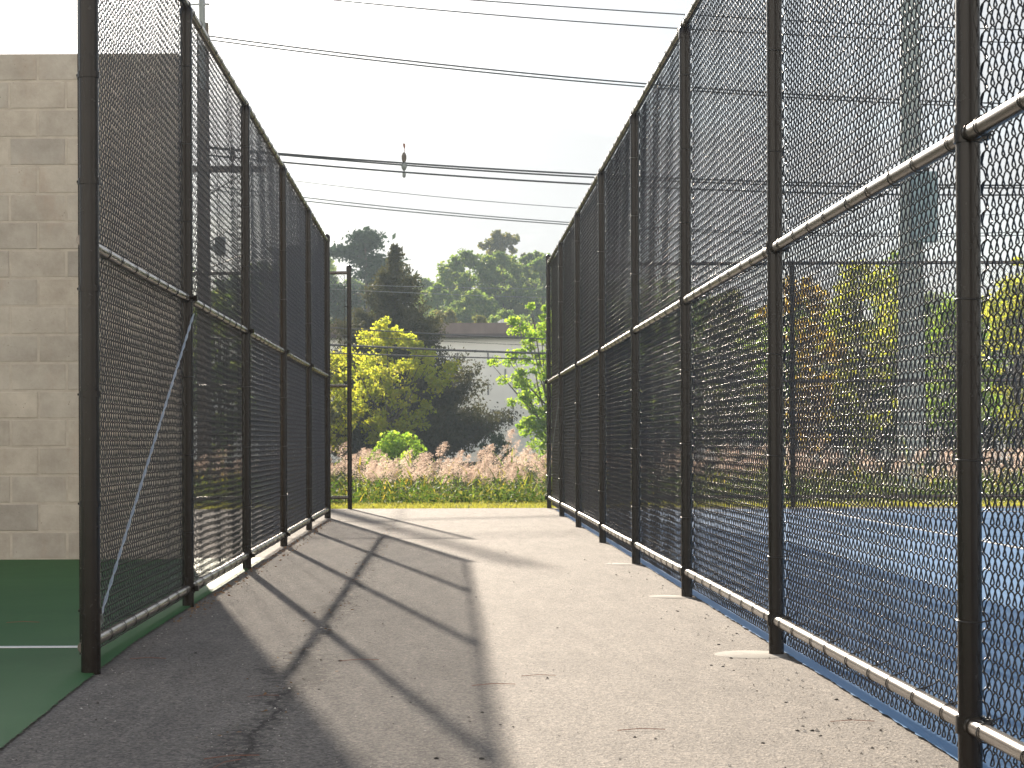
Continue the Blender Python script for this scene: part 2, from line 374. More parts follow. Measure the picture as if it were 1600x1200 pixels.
def fence(name, label, origin, rz, us, side, far_from=3, tail=True, end_r=None, H=3.12, ztop=None, railz=(.13, 1.585), capped=(), bands=(), brace=None, post_h=None, fab_z=.035, nofab=(), near=None, nties=100):
    """fence along local +x; fabric on local side*y; us: post positions"""
    root = empty(name, origin, rz); tag(root, label, 'fence')
    ties = []
    zt = H - RR
    for i, u in enumerate(us):
        ends = i in capped
        r = (end_r or PR) if ends else PR
        hp = (post_h if ends and post_h else (H-.02 if ends else H-.045))
        key = 'p%.3f_%.3f' % (r, hp)
        if key not in bpy.data.meshes:
            me = post_mesh(hp, r); me.name = key; me.materials.append(M['post'])
        p = link('post', bpy.data.meshes[key], None, root); p.location = (u, -.03 if (end_r and i == 0) else 0, 0)
        kc = 'c%.3f_%d' % (r, ends)
        if kc not in bpy.data.meshes: me = cap_mesh(r, ends); me.name = kc; me.materials.append(M['post'])
        c = link('post_cap', bpy.data.meshes[kc], None, p); c.location = (0, 0, hp)
        if not ends:
            if not CAPLOOP.materials: CAPLOOP.materials.append(M['post'])
            lp = link('rail_loop', CAPLOOP, None, p); lp.location = (0, 0, zt-0)
        for z in railz:
            if not ends: k = link('rail_clamp', CLAMP, None, p); k.location = (0, 0, z); k.scale = (1, -side if side < 0 else 1, 1) if False else (1, 1, 1)
        if i in bands:
            z = .22
            while z < H-.1:
                k = link('tension_band', BAND, None, p); k.location = (0, 0, z+.02*rnd.random()); k.scale = (r/PR if r > PR else 1,)*2+(1,)
                if side < 0: k.rotation_euler = (0, 0, 0); k.scale.y *= -1
                if i != 0: k.scale.x *= -1
                z += .39
            tb = MB(); s_ = 1 if i == 0 else -1
            tb.box((s_*.055-.002, side*.042-.009, .06), (s_*.055+.002, side*.042+.009, H-.05)); k = tb.build('tension_bar', M['post'], p)
        else:
            z = .38+rnd.random()*.05
            while z < H-.15:
                if all(abs(z-q_) > .06 for q_ in railz):
                    ties.append((p, PTIE, (0, 0, z), root, u))
                z += .40
    for i in range(len(us)-1):
        u0, u1 = us[i], us[i+1]; w = u1-u0
        if i not in nofab:
            me = FABFAR if near is None or i > far_from else FAB
            f = link('mesh_panel', me, None, root); g0 = (.16 if end_r else .05) if i in bands and i == 0 else 0; g1 = .05 if i+1 in bands else 0; f.location = (u0+g0, side*(PR+(.002 if end_r else .010)), fab_z); f.scale = ((w-g0-g1)/3.0, 1, (H-.004-fab_z)/3.071)
        for z, zn in [(z, 0) for z in railz] + [(zt, 1)]:
            e0 = u0 + (PR*.4 if not zn else 0); e1 = u1 - (PR*.4 if not zn else 0)
            sag = rnd.uniform(-.004, .004)
            rl = MB().tube([(e0+(e1-e0)*t/6, 0, z+sag*math.sin(math.pi*t/6)) for t in range(7)], RR, 20).build('rail', M['rail'], root)
            nt_ = 9
            for k in range(nt_):
                u = e0 + (e1-e0)*(k+.5+rnd.uniform(-.12, .12))/nt_
                tl = tail and z < .5
                ties.append((rl, TIETAIL if tl else TIE, (u, 0, z), root, u))
    # nearest hundred ties are pieces of their own, the rest one mass
    def dist(t):
        w = Matrix.Translation(origin) @ Matrix.Rotation(rz, 4, 'Z') @ Vector((t[4], 0, 0)); return w.y
    ties.sort(key=dist); mass = MB()
    for n_, (par, me, loc, rt, u) in enumerate(ties):
        vis = dist((0,0,0,0,u)) > 3.9
        lx = loc[0] + (par.location.x if par.name.startswith('post') else 0)
        rot = rnd.uniform(-.12, .12)
        if n_ < nties and near is not None:
            o = link('tie_wire', me, None, par); o.location = loc; o.scale = (1, side, 1); o.rotation_euler = (0, rot*.5, rot if me is not PTIE else 0)
        else:
            ca, sa = math.cos(rot), math.sin(rot)
            if me is PTIE: ca, sa = 1, 0
            vs = [(lx+v_.co.x*ca-v_.co.y*side*sa, v_.co.x*sa+v_.co.y*side*ca, loc[2]+v_.co.z) for v_ in me.vertices]
            mass.add(vs, [tuple(p_.vertices) for p_ in me.polygons], True)
    if mass.v: tag(mass.build('tie_wire', M['tie'], root), kind='stuff')
    return root

# right fence: along +Y, court on +x side. local x -> +Y  (rz=90deg): local y -> -X, so fabric side = -1
ysR = [2.10, 5.10, 8.10, 11.12, 14.10, 17.12, 20.25, 23.2, 26.05]
fR = fence('chain_link_fence', 'tall black chain link fence along the right edge of the path, beside the blue court', (XR, 0, 0), R(90), ysR, -1,
           far_from=4, near=True, capped=(8,), bands=(8,), railz=(.13, 1.60), post_h=3.18)
# left fence
ysL = [7.50, 10.56, 13.66, 16.76, 19.84, 22.92]
fL = fence('chain_link_fence', 'tall black chain link fence along the left edge of the path, beside the block wall', (XL, 0, 0), R(90), ysL, 1,
           far_from=2, near=True, capped=(0, 5), bands=(0, 5), end_r=.036, railz=(.09, 1.585), post_h=3.135, tail=False)
# fences closing the far ends of the courts
fRB = fence('chain_link_fence', 'black chain link fence across the far end of the blue court', (XR, 26.05, 0), 0, [0.001, 3.1, 6.2, 9.3, 12.4], 1,
            near=None, railz=(.13, 1.60), tail=False, capped=())
fLB = fence('chain_link_fence', 'black chain link fence running left from the free standing domed post beyond the left fence', (-1.235, 26.05, 0), R(180), [0, 3.08, 6.16, 9.24], 1,
            near=None, railz=(.14, 1.56), tail=False, capped=(0,), bands=(0,), H=3.02, post_h=3.06)
# brace cables
def cable(name, a, b, r, m, parent):
    a = Vector(a); b = Vector(b); o = MB(); n = 90; ax = (b-a).normalized(); u = ax.cross(Vector((1,0,0))).normalized(); w = ax.cross(u)
    for s in (0, math.pi):
        o.tube([a+(b-a)*i/n+(u*math.cos(i*.9+s)+w*math.sin(i*.9+s))*r*.6 for i in range(n+1)], r*.6, 5)
    return o.build(name, m, parent)
cb = cable('brace_cable', (7.58, -.015, .20), (10.52, .0, 1.50), .0055, M['galv'], fL)
cb.location = (0, -.038, 0)
hk = MB(); hk.tube([(7.535, -.03, .19), (7.57, -.055, .21), (7.60, -.055, .18), (7.58, -.04, .155), (7.54, -.03, .16)], .008, 8, closed=True); hk.build('cable_anchor', M['litter'] if False else M['galvdull'], fL)
cb = cable('brace_cable', (25.98, .035, .22), (23.25, .0, 1.52), .0045, M['galvdull'], fR)

# concrete footings at the right hand posts, flush with the path
FT = MB(); FT.lathe([(.165, -.10), (.165, .003), (.155, .0055), (0, .006)], n=40); FTm = FT.mesh('footing'); FTm.materials.append(M['footing'])
for i, y in enumerate(ysR[1:5]):
    o = link('post_footing', FTm, None); o.location = (1.195+rnd.uniform(-.02,.02), y-.01, -.0085); o.rotation_euler = (0,0,rnd.random()*6); s = rnd.uniform(.92, 1.05); o.scale = (s, s*.95, 1)
    if i > 1: o.scale = (.75, .6, 1)
    ords = ['nearest', 'second nearest', 'third nearest', 'fourth nearest', 'fifth nearest', 'sixth nearest', 'farthest']
    tag(o, 'round pale concrete footing in the asphalt below the %s right fence post' % ords[i], 'footing', 'concrete footings of the right fence')

# ------------------------------------------------------------------ block wall
def blockmat():
    m = mat('concrete_block', rough=.92, spec=.25); co = coord(m)
    at = nd(m, 'ShaderNodeAttribute'); at.attribute_name = 'tone'
    n = noise(m, co, 3.0, 7, .7); f = noise(m, co, 45, 4, .7)
    c = ramp(m, n, [(.28, (.29, .255, .215)), (.5, (.39, .352, .305)), (.74, (.49, .447, .39))])
    c = mixc(m, .8, c, ramp(m, at.outputs['Fac'], [(0, (.62, .62, .64)), (.5, (1, .98, .95)), (1, (1.22, 1.16, 1.08))]), 'MULTIPLY')
    v = nd(m, 'ShaderNodeTexVoronoi'); v.inputs['Scale'].default_value = 26; lk(m, co, v.inputs[0])
    pit = ramp(m, mth(m, 'ADD', v.outputs['Distance'], mth(m, 'MULTIPLY', f, .10)), [(.10, (.35, .35, .35)), (.16, (1,1,1))])
    gate = ramp(m, noise(m, co, 5, 3), [(.52, (0,0,0)), (.6, (1,1,1))])
    c = mixc(m, gate, c, mixc(m, 1.0, c, pit, 'MULTIPLY'))
    # rust-brown water stains
    st = ramp(m, noise(m, coord(m, (1.6, 1, .8)), 1.7, 6, .7), [(.54, (0,0,0)), (.74, (.5,.5,.5))])
    base(m, mixc(m, st, c, (.36, .26, .19))); bump(m, mth(m, 'ADD', f, pit), .004, .8); return m
M['block'] = blockmat()
M['mortar'] = concrete('mortar', (.36, .312, .255), (.48, .42, .35), 9)
wall = empty('block_wall', (-5, 14.8, 0)); tag(wall, 'tall grey concrete block practice wall standing behind the left fence', 'wall')
def mkwall():
    v = []; f = []; tone = []
    bw, bh, j = .4074, .2035, .014
    xe = -1.93
    def bx(x0, x1, z0, z1):
        y0 = rnd.uniform(.001, .005); b_ = len(v); c = .005
        tn = min(1, max(0, rnd.gauss(.55, .13)))
        pts = [(x0, .19, z0), (x1, .19, z0), (x1, .19, z1), (x0, .19, z1), (x0, y0+c, z0), (x1, y0+c, z0), (x1, y0+c, z1), (x0, y0+c, z1),
               (x0+c, y0, z0+c), (x1-c, y0, z0+c), (x1-c, y0, z1-c), (x0+c, y0, z1-c)]
        v.extend([(p[0]+5, p[1], p[2]) for p in pts])
        for q_ in [(8,9,10,11),(4,5,9,8),(5,6,10,9),(6,7,11,10),(7,4,8,11),(1,0,3,2),(4,7,3,0),(5,1,2,6),(7,6,2,3),(4,0,1,5)]:
            f.append(tuple(i+b_ for i in q_)); tone.append(tn)
    for r_ in range(18):
        z0 = r_*bh+j/2; z1 = (r_+1)*bh-j/2
        x = xe
        if r_ % 2: bx(x-bw/2+j/2, x, z0, z1); x -= bw/2
        while x > -8.2: bx(x-bw+j/2, x-(j/2 if x < xe else 0), z0, z1); x -= bw
    me = bpy.data.meshes.new('blocks'); me.from_pydata(v, [], f)
    a = me.attributes.new('tone', 'FLOAT', 'FACE'); a.data.foreach_set('value', tone); me.update()
    link('blocks', me, M['block'], wall)
    MB().box((-3.3, .0065, 0), (3.064, .186, 18*bh-.006)).build('mortar_joints', M['mortar'], wall)
mkwall()

# ------------------------------------------------------------------ utility pole + wires
def at(px, py, Y): return Vector(((px-698)*Y/3200, Y, HC-(py-691)*Y/3200))
PX, PY = -6.15, 52.0
pole = empty('utility_pole', (PX, PY, 0)); tag(pole, 'weathered wooden utility pole with crossarm and grey mast seen through the left fence', 'utility pole')
MB().lathe([(.20, -.6), (.175, 5), (.15, 11.5), (.0, 11.5)], n=16).build('shaft', M['polewood'], pole)
MB().lathe([(.0, 9.8), (.08, 9.8), (.085, 14.2), (0, 14.2)], n=12).build('mast', M['galvdull'], pole).location = (0, -.17, 0)
MB().box((-.09, -.28, 10.9), (.09, -.25, 11.25)).build('bracket_plate', M['galv'], pole); MB().tube([(-.32,-.2,11.94),(.2,-.2,11.94)], .035, 8).build('bracket_bolt', M['galv'], pole)
arm = MB().box((-.45, -.19, 7.70), (1.6, -.06, 7.85)).build('crossarm', M['polewood'], pole)
def insul(x, z, s=1, parent=arm):
    return MB().lathe([(.015*s, 0), (.015*s, .12*s), (.05*s, .13*s), (.05*s, .18*s), (.075*s, .20*s), (.03*s, .25*s), (.07*s, .28*s), (.03*s, .34*s), (.05*s, .37*s), (0, .42*s)], (x, -.12, z), 12).build('insulator', M['polewood'], parent)
insul(.75, 7.85, 1.2); insul(1.4, 7.85, .8); insul(-.35, 7.85, .8)
MB().tube([(.1,-.1,7.1),(.5,-.12,7.35),(1.1,-.12,7.72)], .02, 6).build('arm_brace', M['galvdull'], pole)
b = MB(); b.lathe([(0,0),(.13,0),(.14,.05),(.14,.42),(.10,.47),(0,.47)], (.42, -.05, 5.6), 16); b.box((.1,-.08,5.75),(.32,-.02,5.85)); b.build('splice_canister', M['galvdull'], pole)
MB().tube([(.1,-.1,5.9),(.6,-.1,6.2),(1.3,-.1,5.7),(.2,-.1,5.3)], .018, 6).build('service_loop', M['linewire'], pole)

def wireline(px3, r, m, k=.25, x0=PX, y0=PY, label='', xr=(-60, 60), start=None, sag=True):
    # unproject onto the vertical plane of the pole line, fit a sagging curve through three points
    P = []
    for px, py in px3:
        t = (px-698)/3200; Y = (y0-k*x0)/(1-k*t); P.append((t*Y, HC-(py-691)*Y/3200))
    (a, za), (b_, zb), (c, zc) = P
    def z(X): return za*(X-b_)*(X-c)/((a-b_)*(a-c)) + zb*(X-a)*(X-c)/((b_-a)*(b_-c)) + zc*(X-a)*(X-b_)/((c-a)*(c-b_))
    lo, hi = xr; n = 40
    pts = [(lo+(hi-lo)*i/n, y0+k*(lo+(hi-lo)*i/n-x0), z(lo+(hi-lo)*i/n)) for i in range(n+1)]
    o = MB().tube(pts, r, 6).build('overhead_wire', m)
    return tag(o, label, 'wire', 'overhead wires')
sp = [
 ([(740,0),(1070,24),(1600,50)], .017, 'linewire', 'topmost overhead wire, crossing only the upper right corner of the sky'),
 ([(530,0),(1065,46),(1600,70)], .017, 'linewire', 'second overhead wire from the top, leaving the picture above the gap between the fences'),
 ([(330,55),(1010,132),(1600,166)], .021, 'linewire', 'upper wire of the close pair leaving the pole at the head of the left fence'),
 ([(338,62),(1010,137),(1600,172)], .020, 'linewire', 'lower wire of the close pair leaving the pole at the head of the left fence'),
 ([(430,238),(800,266),(1600,293)], .024, 'linewire', 'upper strand of the thick black pair that carries the hanging splice'),
 ([(430,240),(800,270),(1600,297)], .022, 'linewire', 'second strand of the thick black pair that carries the hanging splice'),
 ([(439,252),(800,281),(1600,308)], .024, 'linewire', 'single black wire just below the thick pair, touching the foot of the splice'),
 ([(457,281),(800,318),(1600,337)], .009, 'linethin', 'faint hair thin pale wire in the middle of the white sky'),
 ([(472,307),(900,349),(1600,366)], .014, 'linethin', 'upper grey wire of the lowest pair above the tree tops'),
 ([(477,313),(895,352),(1600,371)], .015, 'linethin', 'lower grey wire of the lowest pair above the tree tops'),
]
for i, (p3, r, m, lb) in enumerate(sp):
    wireline(p3, r, M[m], label=lb, xr=(-6.1 if i >= 2 else -6.1, 40))
# the run that leaves the pole to the left
o = MB().tube([(PX, PY, 13.0), (-11, 51.6, 12.3), (-16, 51, 12.0), (-24, 50, 12.4)], .012, 6).build('overhead_wire', M['linewire']); tag(o, 'lone wire crossing the corner of sky above the block wall', 'wire', 'overhead wires')
for p3, r, m, lb in [
 ([(517,511),(705,523),(1600,534)], .022, 'linewire', 'highest of the three black cables crossing in front of the yellow tree'),
 ([(517,538),(750,549),(1600,560)], .042, 'linewire', 'thickest black cable crossing in front of the yellow tree and the pale building'),
 ([(517,551),(750,559),(1600,572)], .026, 'linewire', 'lowest of the three black cables crossing in front of the yellow tree'),
 ([(517,522),(675,532),(1600,552)], .010, 'linewire', 'thin dark wire between the black cables in front of the pale building wall'),
 ([(595,446),(700,449),(1600,449)], .010, 'linethin', 'upper pale thin wire crossing the wooded hill'),
 ([(595,455),(750,462),(1600,472)], .010, 'linethin', 'lower pale thin wire crossing the wooded hill')]:
    wireline(p3, r, M[m], k=.12, x0=0, y0=80, label=lb, xr=(-40, 60))
# splice hanging on the wires
c = at(633, 268, 53.3)
s_ = empty('wire_splice', c); tag(s_, 'small grey and rusty insulator splice hanging on the thick pair of wires', 'insulator')
MB().lathe([(0,-.16),(.03,-.15),(.045,-.12),(.045,-.03),(.03,0),(0,.0)], n=12).build('lower_bell', M['galvdull'], s_)
MB().lathe([(0,.02),(.03,.03),(.07,.10),(.075,.18),(.055,.22),(.04,.24),(0,.24)], n=14).build('clamp_body', M['galvdull'], s_)
MB().lathe([(0,.24),(.045,.26),(.065,.34),(.065,.42),(.03,.50),(.0,.50)], n=12).build('upper_bell', M['polewood'], s_)
MB().tube([(0,0,-.02),(0,0,.05)], .015, 6).build('link_rod', M['galvdull'], s_)
b = MB(); b.tube([(.01,0,.49),(.015,0,.58)], .009, 6); b.add([(-.03,0,.74),(.03,.01,.73),(.035,0,.66),(.012,0,.57),(-.02,.01,.66)], [(0,1,2,3,4)]); b.add([(-.03,.02,.74),(.03,.03,.73),(.035,.02,.66),(.012,.02,.57),(-.02,.03,.66)], [(4,3,2,1,0)]); b.build('rusty_tag', bark('rust', (.16,.07,.045), (.26,.12,.08)), s_)

# steel pole on the right
mp_ = empty('steel_pole', (10.9, 48, 0)); tag(mp_, 'pale grey steel pole with a flat cabinet on its side, seen through the right fence', 'pole')
MB().lathe([(.33, -.6), (.30, 4), (.235, 8), (.21, 16), (0, 16)], n=20).build('shaft', M['polesteel'], mp_)
MB().box((-.06, -.5, 5.45), (.52, -.25, 7.08)).box((.0,-.27,5.6),(.2,-.1,6.9)).build('cabinet', mat('cabinet_blue_grey', (.18,.26,.29), .6), mp_)

# ------------------------------------------------------------------ foliage tools
def leafquads(P, size, elong=1.0, up=0.0, jit=.35):
    n = len(P); d = rng.normal(size=(n, 3)); d[:, 2] += up; d /= np.linalg.norm(d, axis=1)[:, None]
    e = rng.normal(size=(n, 3)); e -= d*(e*d).sum(1)[:, None]; e /= np.linalg.norm(e, axis=1)[:, None]
    s = size*(1+jit*rng.normal(size=n)).clip(.4, 1.8); a = d*(s*elong)[:, None]; b_ = e*s[:, None]*.42
    nrm = np.cross(d, e)*(s*.12)[:, None]
    V = np.stack([P-a*.5, P+b_-a*.05+nrm, P+a*.5, P-b_-a*.05+nrm], 1).reshape(-1, 3)
    return V, np.arange(4*n).reshape(-1, 4)
def clusters_in(env, n):  # env(u) -> points inside the crown envelope
    return np.array([env() for _ in range(n)])
def tree(name, label, loc, H, cw, m, nclu, nleaf, size, trunk_h=.3, shape='round', group=None, seed=1, clu_r=.16, category='tree', lean=0):
    r_ = random.Random(seed); root = empty(name, loc); tag(root, label, category, group)
    z0 = H*trunk_h; cz = (H+z0)/2; rz_ = (H-z0)/2; cr = cw/2
    cen = []
    lobes = [(r_.uniform(0, 6.28), r_.uniform(-.6, .9), r_.uniform(.55, 1.0)) for _ in range(9)]
    tries = 0
    while len(cen) < nclu and tries < nclu*60:
        tries += 1
        a = r_.uniform(0, 2*math.pi); h = r_.uniform(-1, 1); rr = r_.random()**.45
        pr = math.sqrt(max(0, 1-abs(h)**2.2)) if h > 0 else math.sqrt(max(0, 1-abs(h)**3))*.95
        w = max(.55, *[1.05-.5*abs((a-la+math.pi) % 6.283-math.pi)-.55*abs(h-lh)+ls*.1 for la, lh, ls in lobes])
        w = min(1.1, w)
        x = math.cos(a)*rr*pr*cr*w; y = math.sin(a)*rr*pr*cr*w; z = cz+h*rz_*(.9+.14*math.sin(3*a+seed))
        cen.append((x+lean*(z-z0), y, z))
    cen = np.array(cen); per = max(1, nleaf//len(cen)); cr_ = clu_r*cw
    P = np.repeat(cen, per, 0); d = rng.normal(size=P.shape); d /= np.linalg.norm(d, axis=1)[:, None]
    rad = rng.random(len(P))**.6*cr_*rng.uniform(.55, 1.25, len(cen)).repeat(per)
    P = P + d*rad[:, None]*np.array([1, 1, .7])
    V, Q = leafquads(P, size)
    link('crown', npmesh('crown', V, Q), m, root)
    t = MB(); tr = max(.05, H*.018)
    tp = [(0, 0, -.8), (.02*H*r_.uniform(-.5,.5), 0, z0*.6), (.03*H*r_.uniform(-.6,.6)+lean*.1, 0, z0*1.1), (lean*(cz-z0), 0, cz), (lean*(H*.9-z0), 0, H*.9)]
    t.tube(tp, [tr*1.2, tr, tr*.85, tr*.5, tr*.12], 10)
    for k in range(0, len(cen), max(1, len(cen)//22)):
        c_ = cen[k]; zs = z0*.8+(c_[2]-z0*.8)*r_.uniform(.2, .55); zs = max(z0*.7, min(zs, H*.8)); f = min(1, zs/H)
        st = Vector((lean*max(0, zs-z0), 0, zs)); e = Vector(c_); mid = st.lerp(e, .5)+Vector((0, 0, -.04*H*r_.random()))
        t.tube([st, mid, e], [tr*.4*(1.1-f), tr*.25, tr*.07], 5)
    t.build('trunk', M['bark'], root)
    return root
def copytree(o):
    c = o.copy(); COL.objects.link(c)
    for ch in o.children: d = ch.copy(); COL.objects.link(d); d.parent = c
    return c
def conifer(name, label, loc, H, prof, m, n, size, seed=3, thin=1.0):
    r_ = random.Random(seed); root = empty(name, loc); tag(root, label, 'tree'); t = MB(); P = []
    t.tube([(0,0,-.8),(0,0,H*.5),(.05,0,H*.97)], [H*.02, H*.012, .02], 10)
    nb = n
    for i in range(nb):
        h = (i+r_.random())/nb; h = h**1.05; rad = prof(h); a = r_.uniform(0, 6.283)
        rad *= r_.uniform(.55, 1.12)*(1+.18*math.sin(3*a+h*9)); dx, dy = math.cos(a)*rad, math.sin(a)*rad; z = h*H
        tip = Vector((dx, dy, z+rad*.35+r_.uniform(-.2,.3)))
        if i % 5 == 0: t.tube([(0,0,z*.97), (dx*.5,dy*.5,z+rad*.1), tip], [.045, .03, .008], 4)
        k = int(13*thin*max(.5, rad)**1.9)
        for _ in range(k):
            u = r_.random()**.5; s = .06+.03*rad
            P.append((dx*u+r_.gauss(0, s), dy*u+r_.gauss(0, s), z+(rad*.35)*u*u+r_.gauss(0, s*.9)))
    V, Q = leafquads(np.array(P), size, 1.6, up=.9)
    link('crown', npmesh('crown', V, Q), m, root); t.build('trunk', M['bark'], root); return root

# near background trees
def base_at(px, Y): return ((px-698)*Y/3200, Y, gz(0, Y)+.0)
tree('maple_tree', 'yellow green maple tree in front of the dark cedar, left of the pale building', base_at(606, 88), 6.3, 6.8, M['maple'], 170, 15000, .115, .12, seed=5, clu_r=.060)
tree('maple_tree', 'small yellow green maple seen through the end of the left fence', base_at(512, 89), 4.9, 3.6, M['maple'], 70, 6500, .115, .16, seed=9, clu_r=.10)
tree('leafy_tree', 'bright green tree just left of the right fence end post, before the pale building', base_at(856, 84), 7.0, 5.0, M['bright'], 150, 15000, .105, .06, seed=12, clu_r=.065)
def cedprof(h): return 4.9*max(0, (1-h))**.88*(.86+.16*math.sin(h*26)+.07*math.sin(h*61))+.10
conifer('cedar_tree', 'tall dark brown green cedar with a ragged pointed top behind the yellow maple', base_at(618, 99), 10.6, cedprof, M['cedar'], 1100, .082, 4, 3.0)
tree('bush', 'bright green rounded bush behind the reeds under the yellow maple', ((612-698)*70/3200, 70, gz(0,70)), 1.35, 2.3, M['bright'], 30, 3500, .09, .02, seed=21, clu_r=.14, category='bush')
tree('bush', 'dark green low bush in front of the pale building beside the right hand green tree', ((772-698)*82/3200, 82, gz(0,82)), 1.35, 1.7, M['pine'], 30, 2500, .10, .02, seed=22, clu_r=.14, category='bush')
# mid-distance crowns above the building
tree('olive_tree', 'olive green tree rising beside the cedar above the left end of the building roof', ((700-698)*150/3200, 150, gz(0,150)-.3), 10.3, 4.3, M['olive'], 55, 5000, .26, .2, seed=31, clu_r=.12)
tree('olive_tree', 'low rounded tan green tree right above the building roof', ((750-698)*140/3200, 140, gz(2,140)-.3), 9.4, 3.0, M['olive'], 40, 4000, .24, .2, seed=32, clu_r=.13)
# trees behind the blue court, seen through the right fence
rb = [(948, 84, 6.6, 4.6, 'bright', 'bright green tree seen through the far bays of the right fence'),
      (1040, 90, 8.2, 5.2, 'hill', 'dark green tree behind the blue court, nearest the path'),
      (1140, 86, 7.4, 4.6, 'olive', 'olive green tree behind the blue court between two dark trees'),
      (1262, 82, 7.8, 3.6, 'autumn', 'orange yellow autumn tree behind the blue court'),
      (1205, 92, 6.6, 4.8, 'bright', 'bright green tree left of the orange autumn tree'),
      (1345, 84, 8.3, 5.0, 'maple', 'yellow green tree left of the pale steel pole'),
      (1405, 93, 9.4, 4.4, 'hill', 'dark green tree directly behind the pale steel pole'),
      (1500, 86, 7.2, 4.2, 'bright', 'bright green tree right of the pale steel pole'),
      (1590, 90, 9.0, 4.8, 'maple', 'yellow green tree at the right edge of the picture')]
for i, (px, Y, h, w, mm, lb) in enumerate(rb):
    tree('leafy_tree', lb, base_at(px, Y), h, w, M[mm], 75, 8000, .135, .06, seed=40+i, clu_r=.12, group='trees behind the blue court')
for i in range(13):
    px = 905+i*58+rnd.uniform(-14, 14); kd = ['hill', 'olive', 'pine'][i % 3]
    o_t = tree('background_tree', ['dark green', 'olive green', 'deep blue green'][i % 3]+' tree number-less', base_at(px, 103), rnd.uniform(6.6, 8.8), 5.2, M[kd], 60, 3600, .26, .03, seed=140+i, clu_r=.12, group='row of trees before the pale building')
    o_t['label'] = ['dark green', 'olive green', 'deep blue green'][i % 3] + ' tree close before the pale building, ' + ['left of the far court post', 'left of the far court post', 'just left of the far court post', 'behind the far court fence, left part', 'behind the olive tree', 'between the olive and the autumn tree', 'behind the orange autumn tree', 'right of the orange autumn tree', 'left of the yellow tree', 'left of the steel pole', 'just right of the steel pole', 'between pole and right post', 'behind the nearest right fence post'][i]
# left, through the fence
lb_ = [(345, 86, 7.2, 4.4, 'hill', 'dark green tree seen through the left fence beside the utility pole'),
       (415, 92, 8.4, 5.0, 'pine', 'dark blue green tree seen through the middle of the left fence'),
       (468, 84, 5.6, 3.6, 'olive', 'olive green tree seen through the far bays of the left fence'),
       (270, 88, 8.5, 5.0, 'hill', 'dark green tree mostly hidden behind the block wall')]
for i, (px, Y, h, w, mm, lb) in enumerate(lb_):
    tree('leafy_tree', lb, base_at(px, Y), h, w, M[mm], 45, 4000, .19, .07, seed=60+i, clu_r=.12, group='trees behind the left fence')

# pine on the hill
def pine(loc, H, label):
    root = empty('pine_tree', loc); tag(root, label, 'tree'); t = MB(); P = []
    t.tube([(0,0,-1),(.2,0,H*.5),(0,0,H*.95)], [.28, .2, .06], 8); r_ = random.Random(2)
    for i in range(15):
        z = H*(.42+.56*i/14); a = r_.uniform(-.5, 3.6) if i % 2 else r_.uniform(0, 6.28); ln = (1-.55*abs(i/14-.45))*H*.27*r_.uniform(.6, 1.1)
        tip = Vector((math.cos(a)*ln, math.sin(a)*ln*.6, z+.3)); t.tube([(0,0,z-.4), tip*.5+Vector((0,0,z*.5-.1)), tip], [.1, .07, .03], 5)
        for k in range(3):
            c_ = Vector((0,0,z-.2)).lerp(tip, .45+.27*k); n = 230
            P.append(np.array(c_)+rng.normal(size=(n,3))*np.array([.62, .62, .24]))
    V, Q = leafquads(np.concatenate(P), .26, 1.6, up=.3); link('crown', npmesh('crown', V, Q), M['pine'], root); t.build('trunk', M['bark'], root)
pine(((572-698)*170/3200, 170, gz(-6.7,170)-.5), 18.6-gz(-6.7,170), 'dark umbrella topped pine standing above the hillside left of the cedar')

# hillside trees: four crowns, copied
protos = []
for i, (mm, w, h, n) in enumerate([('hill', 7.4, 7.4, 130), ('olive', 6.6, 6.6, 110), ('hill', 8.2, 7.6, 150), ('hill', 6.0, 8.2, 110)]):
    protos.append(tree('hillside_tree', 'x', (0, 0, 0), h, w, M[mm], n, 9500, .30, .04, seed=80+i, clu_r=.085))
looks = ['round green tree', 'olive green tree', 'broad dark green tree', 'narrow dark green tree']
def region(px):
    if px < 470: return 'through the left fence'
    if px < 545: return 'left of the pine'
    if px < 660: return 'behind the cedar'
    if px < 760: return 'on the left shoulder of the hill'
    if px < 860: return 'above the building'
    if px < 1080: return 'through the far right fence bays'
    if px < 1300: return 'through the middle right fence bays'
    return 'through the near right fence bays'
cnt = {}; first = [True]*4; k = 0
for row, (Y, step) in enumerate([(150, 3.6), (166, 4.3), (182, 4.6), (199, 4.8), (217, 5.0), (238, 5.4)]):
    X = -.14*Y-2+rnd.uniform(0, 3)
    while X < .30*Y:
        Yj = Y+rnd.uniform(-5, 5); px = 698+X/Yj*3200
        skip = (Y < 160 and 660 < px < 790) or (546 < px < 600 and Y > 160 and Y < 175) or rnd.random() < .08 or (Y < 170 and not (470 < px < 900) and rnd.random() < .5)
        if not skip:
            i = rnd.choice([0, 0, 1, 2, 2, 3]); o = protos[i] if first[i] else copytree(protos[i]); first[i] = False
            o.location = (X, Yj, gz(X, Yj)-.8); o.rotation_euler = (0, 0, rnd.random()*6.28)
            s = rnd.uniform(.62, .98); o.scale = (s, s, s*rnd.uniform(.85, 1.1))
            rw = ['on the lowest slope', 'low on the slope', 'below mid slope', 'above mid slope', 'high on the slope', 'on the skyline'][row]
            tag(o, '%s %s, %s' % (looks[i], rw, region(px)), 'tree', '%ss %s %s' % (looks[i], rw, region(px)))
        X += step*rnd.uniform(.6, .95)

